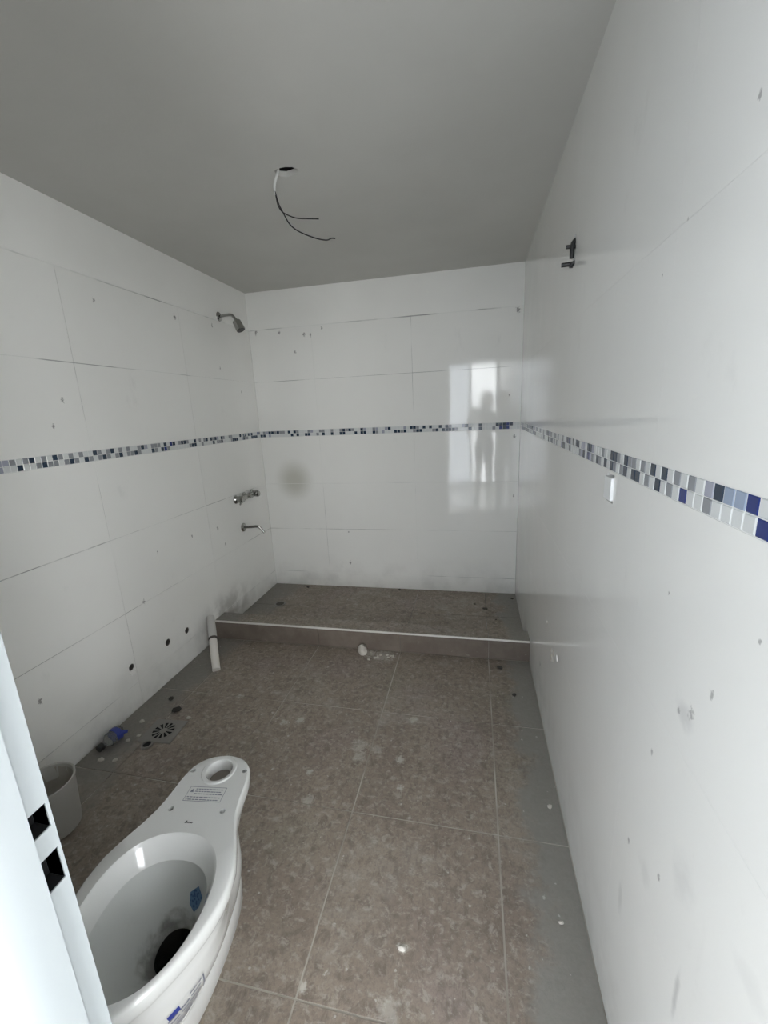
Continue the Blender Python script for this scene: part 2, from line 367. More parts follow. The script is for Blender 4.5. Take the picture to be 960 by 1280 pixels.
# --- mosaic border
PCH = 0.025; PS = 0.0228
def mos_mesh(fn, ch, cache={}):
    k = (fn.__name__, ch)
    if k not in cache:
        bm = bmesh.new(); o3 = fn(0, 0, 0); e = 0.0012
        def P(u, v, d): return tuple(q - w0 for q, w0 in zip(fn(u, v, d), o3))
        f = [bm.verts.new(P(u, v, -0.0006)) for u, v in rectl(e, PS - e, e, PS - e)]; b = [bm.verts.new(P(u, v, 0.0003)) for u, v in rectl(0, PS, 0, PS)]; c = [bm.verts.new(P(u, v, TH)) for u, v in rectl(0, PS, 0, PS)]
        bm.faces.new(f)
        for A, Bq in ((f, b), (b, c)):
            for i in range(4): bm.faces.new((A[i], A[(i + 1) % 4], Bq[(i + 1) % 4], Bq[i]))
        bmesh.ops.recalc_face_normals(bm, faces=bm.faces); me = bpy.data.meshes.new('mosaic_tile'); bm.to_mesh(me); bm.free(); me.materials.append(MOS[ch]); cache[k] = me
    return cache[k]
def rnd_col():
    r = random.random()
    return 'w' if r < .44 else 'g' if r < .66 else 'v' if r < .72 else 't' if r < .975 else 'd'
def mosaic(parent, fn, u_of, n, seqs, single):
    """two rows; u_of(i) = low u of column i; single(i) -> an object of its own, else joined"""
    bm = bmesh.new()
    for row in (0, 1):                      # 0 = upper
        v = ZB0 + 0.0006 + (0.0246 if row == 0 else 0)
        for i in range(n):
            ch = seqs[row].get(i) or rnd_col(); u = u_of(i); me = mos_mesh(fn, ch); loc = fn(u, v, 0)
            if single(i): link('mosaic_tile', me, None, parent, loc)
            else:
                nv = len(bm.verts); nf = len(bm.faces); bm.from_mesh(me); bm.verts.ensure_lookup_table(); bm.faces.ensure_lookup_table()
                for q in bm.verts[nv:]: q.co += Vector(loc)
                for q in bm.faces[nf:]: q.material_index = MKEYS.index(ch)
    if len(bm.verts):
        me = bpy.data.meshes.new('mosaic_border'); bm.to_mesh(me); bm.free()
        for k in MKEYS: me.materials.append(MOS[k])
        o = link('mosaic_border', me, None, parent); o['kind'] = 'stuff'
    # white backing of the border
    b2 = bmesh.new(); return b2.free()
def S(s, start=0): return {start + i: c for i, c in enumerate(s) if c != '.'}
# right wall: column 0 is the near end (y = -2.9585 .. ), columns run away from the door
R0 = -3.0585
offR = 13      # column 13 starts at y = -2.7335
rt = S('dlltvwgwgwtwtwgwgg', offR); rb = S('dwwwwgwwdwgwtwgwtt', offR - 1)
rt.update({k: 'w' for k in range(offR)}); rb.update({k: 'w' for k in range(offR - 1)})
mosaic(wR, fnR, lambda i: R0 + PCH * i, 122, (rt, rb), lambda i: R0 + PCH * i < -1.75)
L0 = -3.0620
offL = 42      # column 42 starts at y = -2.012
lt = S('vwvgwgtwgwwtgwgwgwwtgwgtwgwgwwgt', offL - 2); lt = S('gwgtwgwtgwgwgwwtgwgtwgwgwwgt', offL)
lb = S('wtwwgtggwgtgwtgwgtgwgtwggtg', offL); lt.update({offL - 1: 'v', offL - 2: 'v', offL - 3: 'v'}); lb.update({offL - 1: 'w', offL - 2: 'v'})
mosaic(wL, fnL, lambda i: L0 + 0.0251 * i, 122, (lt, lb), lambda i: L0 + 0.0251 * i < -1.1)
mosaic(wB, fnB, lambda i: 0.001 + PCH * i, 84, ({}, {}), lambda i: False)
# white joint compound behind the mosaics
def backing(parent, fn, u0, u1):
    bm = bmesh.new(); panel(bm, lambda u, v, d: fn(u, v, d + 0.0006), (u0, u1, ZB0 - 0.002, ZB1 + 0.002)); obj('border_joint', bm, M['grout_white'], parent)
backing(wL, fnL, YF0, 0); backing(wR, fnR, YF0, 0); backing(wB, fnB, 0, W)

# --- ceiling with the ragged lamp hole
bm = bmesh.new()
hole = [(1.028 + a * 1.0, -1.470 + b) for a, b in ((-.046, .004), (-.036, .026), (-.012, .036), (.016, .030), (.040, .022), (.050, .000), (.036, -.022), (.010, -.030), (-.020, -.030), (-.042, -.018))]
panel(bm, lambda u, v, d: (u, v, H + d), (-0.14, W + 0.14, YF0, 0.14), [hole], 0.02)
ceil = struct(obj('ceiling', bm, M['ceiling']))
bm = bmesh.new(); lathe(bm, [(0.075, 0.0), (0.075, 0.09), (0.0, 0.09)], (1.028, -1.47, H + 0.02), (0, 0, 1), 16)
obj('lamp_recess', bm, M['dark'], ceil)
bm = bmesh.new(); box(bm, -0.14, W + 0.14, YF0, 0.14, H + 0.14, H + 0.16); obj('ceiling_slab', bm, M['ceiling'], ceil)

# --- floor
bm = bmesh.new(); box(bm, -0.14, W + 0.14, YF0, 0.14, -0.12, -0.0022)
flo = struct(obj('floor', bm, M['floor_grout']))
def floor_tiles(parent, xs, ys, z0, z1, gap, mat, name='floor_tile'):
    cache = {}
    for a, b in zip(xs, xs[1:]):
        for c, d in zip(ys, ys[1:]):
            k = (round(b - a, 4), round(d - c, 4))
            if k not in cache:
                q = bmesh.new(); box(q, gap / 2, b - a - gap / 2, gap / 2, d - c - gap / 2, z0, z1); me = bpy.data.meshes.new(name); q.to_mesh(me); q.free(); me.materials.append(mat); cache[k] = me
            t = link(name, cache[k], None, parent, (a, c, random.uniform(-.0004, .0004)))
floor_tiles(flo, [0.0, 0.213, 0.765, 1.315, 1.862, W], [YF0, -2.602, -2.060, -1.500, YC], -0.01, 0.0, 0.0055, M['floor'])
# --- shower floor
bm = bmesh.new(); box(bm, 0, W, YCI, 0, -0.0022, ZS - 0.0016)
shf = struct(obj('floor_shower', bm, M['grout_dark']))
floor_tiles(shf, [0.0, 0.213, 0.765, 1.315, 1.862, W], [YCI, -0.42, 0.0], 0.001, ZS, 0.003, M['floor'])
# --- shower curb
cu = empty('shower_curb', (W / 2, YC, 0)); tag(cu, 'low brown tiled curb with white edge trim in front of the shower', 'curb')
def ch(name, bm, mat, parent, **kw):
    o = obj(name, bm, mat, parent, **kw)
    p = parent; off = Matrix.Identity(4)
    chain = []
    while p is not None: chain.append(p); p = p.parent
    mw = Matrix.Identity(4)
    for q in reversed(chain): mw = mw @ q.matrix_parent_inverse @ Matrix.LocRotScale(q.location, q.rotation_euler, q.scale)
    o.matrix_parent_inverse = mw.inverted(); return o
ch('curb_core', bbox(0.002, W - 0.002, YC + 0.009, YCI - 0.009, 0, ZC - 0.009), M['grout_dark'], cu)
cx = [0.0, 0.765, 1.315, 1.862, W]
for a, b in zip(cx, cx[1:]):
    ch('curb_front_tile', bbox(a + .001, b - .001, YC, YC + 0.009, 0.0015, ZC - 0.012), M['curb'], cu)
    ch('curb_top_tile', bbox(a + .001, b - .001, YC + 0.008, YCI, ZC - 0.009, ZC), M['floor'], cu)
    ch('curb_rear_tile', bbox(a + .001, b - .001, YCI - 0.009, YCI, ZS, ZC - 0.0095), M['curb'], cu)
tr = bmesh.new(); tube(tr, [(0.001, YC + 0.004, ZC - 0.0055), (W - 0.003, YC + 0.004, ZC - 0.0055)], 0.0068, 10); ch('edge_trim', tr, M['trim'], cu, smooth=True, angle=50)

# --- front wall with the door opening, reaching on into the next room
HX0, HX1 = 0.20, 5.00
bm = bmesh.new()
box(bm, -0.14, DX0 - 0.022, YF1 + .004, YF0 - .004, 0, H); box(bm, DX0 - 0.022, DX1 + 0.022, YF1 + .004, YF0 - .004, DZ + 0.022, H); box(bm, DX1 + 0.022, HX1, YF1 + .004, YF0 - .004, 0, H)
struct(obj('wall_front', bm, M['front_wall_dark']))
# --- door frame (pressed metal, white)
dr = empty('door_1', (DX0, YF0, 0)); struct(dr)
HZ = [(1.153, 1.178), (1.0935, 1.129)]; HY = (-3.0893, -3.0715)
def prism(bm, prof, z0, z1):
    a = [bm.verts.new((x, y, z0)) for x, y in prof]; b = [bm.verts.new((x, y, z1)) for x, y in prof]
    for i in range(len(prof)): bm.faces.new((a[i], a[(i + 1) % len(prof)], b[(i + 1) % len(prof)], b[i]))
    bm.faces.new(a[::-1]); bm.faces.new(b)
# rebate face, pierced for the latch and the bolt
bm = bmesh.new()
panel(bm, lambda u, v, d: (DX0 - d, u, v), (-3.0904, YF0 + 0.0005, 0, DZ), [rectl(HY[0], HY[1], a, b) for a, b in HZ], 0.0015)
box(bm, DX0 - 0.05, DX0 - 0.0005, YF0 - 0.001, YF0 + 0.0005, 0, DZ + 0.02)
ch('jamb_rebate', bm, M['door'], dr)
arc = [(DX0 + 0.006, -3.0904), (DX0 + 0.006, -3.1065)]
for k in range(1, 8):
    t = k / 7; arc.append((DX0 + 0.006 - 0.0242 * (1 - math.cos(t * PI / 2)), -3.1065 - 0.048 * math.sin(t * PI / 2)))
arc += [(DX0 - 0.0182, YF1 - 0.006), (DX0 - 0.06, YF1 - 0.006), (DX0 - 0.06, YF1 + 0.002), (DX0 - 0.023, YF1 + 0.002), (DX0 - 0.023, -3.0904)]
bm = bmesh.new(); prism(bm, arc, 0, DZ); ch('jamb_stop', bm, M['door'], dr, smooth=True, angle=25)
for a, b in HZ:
    bm = bmesh.new(); box(bm, DX0 - 0.0215, DX0 - 0.0016, HY[0] - 0.002, HY[1] + 0.0015, a - 0.003, b + 0.003)
    bmesh.ops.delete(bm, geom=[f for f in bm.faces if f.calc_center_median().x > DX0 - 0.003], context='FACES')
    ch('strike_pocket', bm, M['dark'], dr)
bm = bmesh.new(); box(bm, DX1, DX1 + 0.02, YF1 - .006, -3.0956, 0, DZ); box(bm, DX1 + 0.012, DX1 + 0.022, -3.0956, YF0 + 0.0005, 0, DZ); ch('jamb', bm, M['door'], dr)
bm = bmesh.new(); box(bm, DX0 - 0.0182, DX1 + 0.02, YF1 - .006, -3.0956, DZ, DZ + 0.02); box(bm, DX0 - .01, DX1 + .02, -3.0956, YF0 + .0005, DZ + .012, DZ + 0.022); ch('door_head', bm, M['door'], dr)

# --- the next room: floor, walls, ceiling and the wide window the daylight comes through
bm = bmesh.new(); box(bm, HX0, HX1, WY - .1, YF0, -0.12, -0.001); struct(obj('hall_floor', bm, M['hall_floor']))
bm = bmesh.new(); box(bm, HX0 - .1, HX1 + .1, WY - .1, YF0 - 0.01, H, H + .14); struct(obj('hall_ceiling', bm, M['hall_wall']))
bm = bmesh.new(); box(bm, HX0 - .1, HX0, WY - .1, YF1 + .004, 0, H); struct(obj('wall_hall_left', bm, M['hall_wall']))
bm = bmesh.new(); box(bm, HX1, HX1 + .1, WY - .1, YF0 - .004, 0, H); struct(obj('wall_hall_right', bm, M['hall_wall']))
bm = bmesh.new(); box(bm, HX0, WX0, WY - .1, WY, 0, H); box(bm, WX1, HX1, WY - .1, WY, 0, H); box(bm, WX0, WX1, WY - .1, WY, WZ1, H); box(bm, WX0, WX1, WY - .1, WY, 0, WZ0)
struct(obj('wall_hall_rear', bm, M['hall_wall']))
win = empty('window_1', ((WX0 + WX1) / 2, WY, WZ0)); struct(win)
bm = bmesh.new(); e = 0.05
box(bm, WX0, WX0 + e, WY - .07, WY - .02, WZ0, WZ1); box(bm, WX1 - e, WX1, WY - .07, WY - .02, WZ0, WZ1); box(bm, WX0, WX1, WY - .07, WY - .02, WZ1 - e, WZ1); box(bm, WX0, WX1, WY - .07, WY - .02, WZ0, WZ0 + e)
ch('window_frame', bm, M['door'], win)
MX = [WX0, 1.70, 3.25, WX1]
for x in MX[1:3]:
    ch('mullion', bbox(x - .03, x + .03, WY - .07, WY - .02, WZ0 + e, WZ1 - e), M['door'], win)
gm = bpy.data.materials.new('window_glass'); gm.use_nodes = True; gt = gm.node_tree; gt.nodes.remove(gt.nodes['Principled BSDF'])
tb = gt.nodes.new('ShaderNodeBsdfTransparent'); gb = gt.nodes.new('ShaderNodeBsdfGlossy'); gb.inputs['Roughness'].default_value = 0.02; mx = gt.nodes.new('ShaderNodeMixShader'); mx.inputs[0].default_value = 0.06
gt.links.new(tb.outputs[0], mx.inputs[1]); gt.links.new(gb.outputs[0], mx.inputs[2]); gt.links.new(mx.outputs[0], gt.nodes['Material Output'].inputs[0])
gm2 = gm.copy(); gm2.name = 'tinted_window_glass'; [setattr(q.inputs[0], 'default_value', (.40, .42, .45, 1)) for q in gm2.node_tree.nodes if q.type == 'BSDF_TRANSPARENT']
for k in range(3):
    a, b = MX[k], MX[k + 1]
    bm = bmesh.new(); v = [bm.verts.new((x, WY - .045, z)) for x, z in rectl(a + .03, b - .03, WZ0 + e, WZ1 - e)]; bm.faces.new(v); ch('pane', bm, gm2 if k < 1 else gm, win)

# ------------------------------------------------------------------ toilet bowl
TH0 = math.radians(6.5); TO = (0.952, -2.245, 0)
toi = empty('toilet', TO, TH0); tag(toi, 'white ceramic toilet bowl without seat or tank, loose on the floor', 'toilet')
RIMTAB = [(0, 0), (.004, .032), (.012, .056), (.03, .082), (.055, .100), (.10, .111), (.15, .115), (.20, .122), (.25, .140), (.30, .164), (.35, .183), (.40, .190), (.45, .186), (.50, .170), (.55, .145), (.60, .112), (.635, .078), (.655, .048), (.665, .026), (.67, 0)]
def rimw(u):
    s = u * .67
    for (a, b), (c, d) in zip(RIMTAB, RIMTAB[1:]):
        if s <= c: return b + (d - b) * (s - a) / (c - a)
    return 0
def sup(u, n=2.4):
    t = abs(2 * u - 1); return max(0.0, 1 - t ** n) ** (1 / n)
NT = 72
def outl(z, s0, s1, wm, b, t):
    u = (1 - math.cos(t)) / 2; side = 1 if math.sin(t) >= 0 else -1
    hw = (1 - b) * rimw(u) * wm / .19 + b * sup(u) * wm
    return Vector((side * hw, -(s0 + (s1 - s0) * u), z))
LV = [(.381, .002, .668, .188, 0), (.376, 0, .67, .190, 0), (.362, 0, .67, .190, 0), (.350, .001, .669, .189, 0), (.342, .006, .666, .186, 0), (.335, .018, .663, .182, .0), (.315, .075, .655, .178, .06), (.29, .11, .646, .170, .18),
      (.25, .125, .634, .166, .38), (.21, .125, .620, .156, .6), (.17, .118, .604, .140, .8), (.13, .12, .588, .120, 1), (.095, .12, .574, .102, 1), (.078, .118, .566, .094, 1), (.070, .110, .564, .0935, 1), (.062, .103, .563, .0955, 1), (.05, .100, .56, .096, 1), (.004, .098, .562, .097, 1), (0, .100, .56, .095, 1)]
def outer(t, lv):
    i = min(int(lv), len(LV) - 2); f = lv - i
    return outl(*LV[i], t) * (1 - f) + outl(*LV[i + 1], t) * f
def loopverts(bm, f): return [bm.verts.new(f(2 * PI * (k + .5) / NT)) for k in range(NT)]
def bridge(bm, A, B, mi=0):
    for k in range(len(A)): bm.faces.new((A[k], A[(k + 1) % len(A)], B[(k + 1) % len(A)], B[k])).material_index = mi
bm = bmesh.new()
rings = [loopverts(bm, lambda t, L=L: outl(*L, t)) for L in LV]
for a, b in zip(rings, rings[1:]): bridge(bm, a, b)
bm.faces.new(rings[-1])
ZR = .385
top = loopverts(bm, lambda t: outl(ZR, .008, .662, .182, 0, t)); bridge(bm, top, rings[0])
# opening
def opn(z, s0, s1, wm, t, n=2.25):
    u = (1 - math.cos(t)) / 2; u2 = u ** 1.0; side = 1 if math.sin(t) >= 0 else -1
    egg = sup(u, n) * (1 + .10 * (0.5 - u))
    return Vector((side * egg * wm, -(s0 + (s1 - s0) * u), z))
IN = [(.3815, .2785, .6255, .1475), (.374, .284, .621, .143), (.350, .297, .609, .132), (.330, .308, .600, .124), (.325, .300, .608, .132), (.318, .293, .612, .139), (.29, .294, .596, .135), (.26, .298, .574, .124), (.23, .306, .546, .107), (.20, .316, .512, .086), (.17, .328, .478, .066), (.145, .336, .455, .052), (.13, .341, .443, .045)]
op = loopverts(bm, lambda t: opn(ZR, .275, .629, .151, t))
def inner(t, lv):
    i = min(int(lv), len(IN) - 2); f = lv - i
    a = opn(*IN[i], t); b = opn(*IN[i + 1], t); return a * (1 - f) + b * f
irs = [loopverts(bm, lambda t, L=L: opn(*L, t)) for L in IN]
bridge(bm, irs[0], op)
for i, (a, b) in enumerate(zip(irs, irs[1:])): bridge(bm, b, a, 1 if i >= 3 else 0)
sm = loopverts(bm, lambda t: opn(.095, .34, .43, .040, t)); bridge(bm, sm, irs[-1], 2)
sm2 = loopverts(bm, lambda t: opn(.03, .33, .405, .036, t)); bridge(bm, sm2, sm, 2); bm.faces.new(sm2).material_index = 2
# deck holes
HC = (-.000, -.066)
def ring2(cx, cy, r, n, z, rx=1.0): return [bm.verts.new((cx + r * rx * math.cos(2 * PI * k / n), cy + r * math.sin(2 * PI * k / n), z)) for k in range(n)]
hl = ring2(HC[0], HC[1], .056, 32, ZR)
prev = hl
for r, z in ((.053, ZR + .003), (.048, ZR + .0035), (.042, ZR + .001), (.039, ZR - .006), (.037, ZR - .02), (.036, ZR - .035)):
    nx = ring2(HC[0], HC[1], r, 32, z); bridge(bm, nx, prev); prev = nx
bm.faces.new(prev).material_index = 3
bolt = []
for x, y, r, rx in ((-.086, -.072, .0075, 1.15), (.086, -.066, .0075, 1.15), (-.080, -.207, .0085, .9), (.080, -.207, .0085, .9)):
    a = ring2(x, y, r, 12, ZR, rx); b = ring2(x, y, r * .95, 12, ZR - .03, rx); bridge(bm, b, a); bm.faces.new(b).material_index = 2; bolt.append(a)
ed = []
for lp in [top, op, hl] + bolt:
    for k in range(len(lp)):
        e_ = bm.edges.get((lp[k], lp[(k + 1) % len(lp)])) or bm.edges.new((lp[k], lp[(k + 1) % len(lp)])); ed.append(e_)
bmesh.ops.triangle_fill(bm, use_beauty=True, edges=ed)
M['toilet_bottom'] = simple('dusty_waste_opening', (0.20, 0.175, 0.15), 0.8)
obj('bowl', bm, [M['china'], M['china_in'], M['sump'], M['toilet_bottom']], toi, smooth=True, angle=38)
# floor bolt hole in the foot
def surf_patch(name, fn, t0, t1, l0, l1, off, mat, parent, nu=6, nv=4, out=1):
    bm = bmesh.new(); g = []
    for i in range(nu + 1):
        row = []
        for j in range(nv + 1):
            t = t0 + (t1 - t0) * i / nu; l = l0 + (l1 - l0) * j / nv; e = 1e-3
            p = fn(t, l); n = (fn(t + e, l) - p).cross(fn(t, l + e) - p).normalized() * out
            row.append((p + n * off, p + n * off * .2))
        g.append(row)
    vt = [[bm.verts.new(p[0]) for p in r] for r in g]
    for i in range(nu):
        for j in range(nv): bm.faces.new((vt[i][j], vt[i + 1][j], vt[i + 1][j + 1], vt[i][j + 1]))
    return obj(name, bm, mat, parent, smooth=True)
# orientation of the outer normal
_t, _l = 1.6, 8.0; _p = outer(_t, _l); _n = (outer(_t + 1e-3, _l) - _p).cross(outer(_t, _l + 1e-3) - _p); OS = 1 if _n.x > 0 else -1
_p = inner(_t, 7.0); _n = (inner(_t + 1e-3, 7.0) - _p).cross(inner(_t, 7.001) - _p); IS = 1 if _n.x < 0 else -1
surf_patch('bolt_hole', outer, 1.63, 1.69, 11.6, 12.0, .0012, M['dark'], toi, 3, 2, OS)  # flat dark patch painting the shade of the hole
# delivery sticker on the flank: clear film, blue block and slanting lines of print
st = surf_patch('sticker', outer, 2.02, 2.46, 7.8, 10.7, .0005, M['china'], toi, 8, 6, OS)
def stripe(t0, t1, l0, l1, mat): surf_patch('sticker_print', outer, t0, t1, l0, l1, .001, mat, st, 6, 1, OS)
surf_patch('sticker_logo', outer, 2.30, 2.42, 7.95, 8.5, .001, M['blue'], st, 5, 2, OS)
for k in range(6):
    l = 8.0 + .45 * k
    a = 2.06 + .015 * k
    while a < 2.41 - .01 * k:
        ln_ = random.uniform(.03, .12); stripe(a, min(a + ln_, 2.44), l + (.5 if k == 0 and a > 2.2 else 0), l + (.5 if k == 0 and a > 2.2 else 0) + .14, M['ink_grey']); a += ln_ + .018
surf_patch('sticker_print', outer, 2.03, 2.045, 7.9, 10.5, .001, M['ink_grey'], st, 2, 6, OS)
# blue sticker in the bowl (six-sided)
def bowl_sticker():
    bm = bmesh.new(); c = (.30, 8.7); vs = []
    e = 1e-3
    def P(t, l, off): 
        p = inner(t, l); n = (inner(t + e, l) - p).cross(inner(t, l + e) - p).normalized() * IS; return p + n * off
    ctr = bm.verts.new(P(*c, .004))
    for a, b in ((0, -1.75), (.13, -.75), (.125, .7), (.03, 1.6), (-.12, .9), (-.13, -.6)): vs.append(bm.verts.new(P(c[0] + a * 1.5, c[1] + b * .65, .0025)))
    for i in range(6): bm.faces.new((ctr, vs[i], vs[(i + 1) % 6]))
    obj('bowl_sticker', bm, M['sticker_blue'], toi)
bowl_sticker()
# caution print on the deck: a thin framed block with a small triangle and lines of tiny print
def deck_bar(bm, x0, x1, y0, y1, z=ZR + .0004): box(bm, x0, x1, y0, y1, z - .0003, z)
bm = bmesh.new(); lx0, lx1, ly0, ly1 = -.060, .058, -.180, -.130
for a in ((lx0, lx1, ly0, ly0 + .0012), (lx0, lx1, ly1 - .0012, ly1), (lx0, lx0 + .0012, ly0, ly1), (lx1 - .0012, lx1, ly0, ly1)): deck_bar(bm, *a)
for r in range(5):
    y = ly1 - .0085 - r * .0082 - (.003 if r > 2 else 0); x = lx0 + (.022 if r < 3 else .006)
    while x < lx1 - .012:
        q = random.uniform(.004, .013); deck_bar(bm, x, min(x + q, lx1 - .005), y - .0013, y + .0013); x += q + .0022
v = [bm.verts.new(p) for p in ((lx0 + .006, ly1 - .020, ZR + .0004), (lx0 + .018, ly1 - .020, ZR + .0004), (lx0 + .012, ly1 - .008, ZR + .0004))]; bm.faces.new(v)
obj('caution_print', bm, M['ink_grey'], toi)
bm = bmesh.new()
x = -.014
for hgt, wd in ((.0075, .0045), (.0045, .0035), (.0045, .003), (.0045, .0038), (.0045, .003)):
    v = [bm.verts.new(p) for p in ((x, -.2485, ZR + .0004), (x + wd, -.2485, ZR + .0004), (x + wd + .002, -.2485 + hgt, ZR + .0004), (x + .002, -.2485 + hgt, ZR + .0004))]; bm.faces.new(v); x += wd + .0012
obj('maker_mark', bm, M['ink'], toi)

# ------------------------------------------------------------------ shower fittings on the left wall
sh = empty('shower_fixture', (0, -0.40, 2.205)); tag(sh, 'chrome shower head on bent arm high on the left wall', 'shower head')
bm = bmesh.new(); lathe(bm, [(0, 0.012), (.014, .012), (.022, .009), (.030, .004), (.032, 0)], (0, -.405, 2.205), (1, 0, 0), 24); ch('wall_flange', bm, M['chrome'], sh, smooth=True, angle=40)
bm = bmesh.new(); tube(bm, smoothpath([(0.006, -.405, 2.205), (.05, -.402, 2.210), (.088, -.396, 2.210), (.100, -.392, 2.203), (.116, -.385, 2.180)], 5), .0095, 14); ch('arm', bm, M['chrome'], sh, smooth=True, angle=50)
ax = Vector((.42, -.02, -.90)).normalized(); hp = Vector((.114, -.383, 2.180))
bm = bmesh.new(); lathe(bm, [(0, 0), (.013, 0), (.017, .008), (.027, .012), (.030, .018), (.032, .076), (.031, .079), (.029, .080), (.0285, .077), (0, .077)], hp, ax, 26); hd = ch('head', bm, M['chrome'], sh, smooth=True, angle=35)
bm = bmesh.new(); lathe(bm, [(.0288, .0775), (.0283, .0825), (0, .0825)], hp, ax, 24); ch('spray_face', bm, M['chrome_dark'], hd)

mx_ = empty('shower_mixer', (0, -0.37, 0.90)); tag(mx_, 'chrome wall mixer with two lever handles on the left shower wall', 'tap')
bm = bmesh.new(); lathe(bm, [(0, -.105), (.015, -.105), (.018, -.10), (.018, .10), (.015, .105), (0, .105)], (.030, -.37, .902), (0, 1, .0), 18); ch('mixer_body', bm, M['chrome'], mx_, smooth=True, angle=40)
for y in (-.49, -.37, -.25):
    bm = bmesh.new(); lathe(bm, [(.033, 0), (.033, .005), (.025, .013), (.02, .03)], (0.0, y, .902), (1, 0, 0), 20); ch('rosette', bm, M['chrome'], mx_, smooth=True, angle=40)
for y, up in ((-.49, -.02), (-.25, .012)):
    bm = bmesh.new(); lathe(bm, [(.022, .02), (.026, .03), (.026, .055), (.021, .066), (0, .068)], (0.0, y, .902), (1, 0, 0), 20)
    tube(bm, [(.05, y, .902), (.056, y - .02, .902 + up), (.06, y - .045, .902 + up * 1.5)], [.009, .008, .006], 10); ch('handle', bm, M['chrome'], mx_, smooth=True, angle=40)
bm = bmesh.new(); lathe(bm, [(.012, .03), (.016, .045), (.016, .06), (.010, .066), (0, .067)], (0, -.37, .905), (1, 0, 0), 16); ch('diverter_knob', bm, M['chrome'], mx_, smooth=True, angle=40)

sp = empty('bath_spout', (0, -0.42, 0.665)); tag(sp, 'short bent chrome spout below the mixer on the left shower wall', 'spout')
bm = bmesh.new(); lathe(bm, [(.034, 0), (.034, .006), (.026, .014), (.012, .016)], (0, -.435, .668), (1, 0, 0), 22); ch('wall_flange', bm, M['chrome'], sp, smooth=True, angle=40)
bm = bmesh.new(); tube(bm, smoothpath([(.008, -.435, .668), (.06, -.420, .668), (.105, -.405, .667), (.125, -.398, .652), (.150, -.388, .612)], 5), [.0105] * 16 + [.0100] * 4 + [.0095], 14); ch('spout_tube', bm, M['chrome'], sp, smooth=True, angle=50)

# water outlets low in the left wall
for (y, z, r, lab) in ((-1.663, .243, .019, 'chipped water outlet hole nearest the plastic bottle, low in left wall'), (-1.389, .228, .021, 'middle of three dark pipe holes low in the left wall'), (-1.219, .211, .020, 'pipe hole low in left wall nearest the leaning pale pipe')):
    t = empty('pipe_outlet', (0, y, z)); tag(t, lab, 'pipe outlet', 'pipe outlets in the left wall')
    bm = bmesh.new(); lathe(bm, [(r * 1.25, -.0135), (r * 1.25, -.06), (0, -.06)], (0, y, z), (1, 0, 0), 18); ch('bore', bm, M['dark'], t, smooth=True, angle=40)
    bm = bmesh.new(); lathe(bm, [(r * .98, -.004), (r * .98, -.03), (r * .70, -.03), (r * .70, -.004), (r * .98, -.004)], (0, y + .001, z - .001), (1, 0, 0), 18); ch('pipe_end', bm, M['debris'], t, smooth=True, angle=40)
bm = bmesh.new()
for k, (y, z, s) in enumerate(((-1.668, .213, .016), (-1.655, .205, .011), (-1.648, .222, .010))):
    r = bmesh.ops.create_icosphere(bm, subdivisions=1, radius=s)
    for v in r['verts']: v.co = Vector((v.co.x * .35 + .001, v.co.y * random.uniform(.8, 1.3) + y, v.co.z + z))
tag(obj('plaster_chip', bm, M['plaster']), 'broken plaster under the chipped outlet on the left wall', 'plaster')

# leaning pipe
pp = empty('pvc_pipe', (.236, -1.310, 0)); tag(pp, 'pale plastic pipe leaning from the floor against the left wall by curb', 'pipe')
A = Vector((.236, -1.310, .012)); Bv = Vector((.030, -1.020, .200)); Mi = A.lerp(Bv, .56)
bm = bmesh.new(); tube(bm, [A, A.lerp(Mi, .5), Mi], [.0235, .0245, .0245], 18); ch('pipe', bm, M['pvc'], pp, smooth=True, angle=50)
bm = bmesh.new(); tube(bm, [A.lerp(Bv, .545), A.lerp(Bv, .565), A.lerp(Bv, .585)], [.027, .0285, .027], 18); ch('joint_ring', bm, M['debris'], pp, smooth=True, angle=50)
bm = bmesh.new(); tube(bm, [A.lerp(Bv, .575), Bv], [.0265, .0255], 18); ch('sleeve', bm, M['pvc_grey'], pp, smooth=True, angle=50)

# ------------------------------------------------------------------ electrical openings
# ceiling cable
cb = empty('ceiling_cable', (1.0, -1.47, 2.45)); tag(cb, 'two thin black wires hanging from the hole in the ceiling', 'cable')
bm = bmesh.new(); tube(bm, smoothpath([(.999, -1.462, 2.50), (.988, -1.465, 2.452), (.975, -1.468, 2.42), (.972, -1.470, 2.398), (.974, -1.470, 2.375)], 5), [.0055] * 16 + [.005, .0045, .004, .0035, .003], 8); ch('conduit', bm, M['wire_white'], cb, smooth=True)
bm = bmesh.new(); tube(bm, smoothpath([(.972, -1.468, 2.398), (.977, -1.472, 2.36), (.986, -1.478, 2.33), (1.004, -1.478, 2.306), (1.05, -1.472, 2.284), (1.10, -1.468, 2.276), (1.149, -1.465, 2.270)], 6), .0022, 8); ch('wire', bm, M['wire_black'], cb, smooth=True)
bm = bmesh.new(); tube(bm, smoothpath([(.973, -1.472, 2.392), (.983, -1.468, 2.345), (1.000, -1.466, 2.308), (1.024, -1.468, 2.265), (1.066, -1.471, 2.231), (1.133, -1.472, 2.2), (1.177, -1.470, 2.189), (1.198, -1.469, 2.193), (1.214, -1.468, 2.191)], 6), .0024, 8); ch('wire', bm, M['wire_black'], cb, smooth=True)
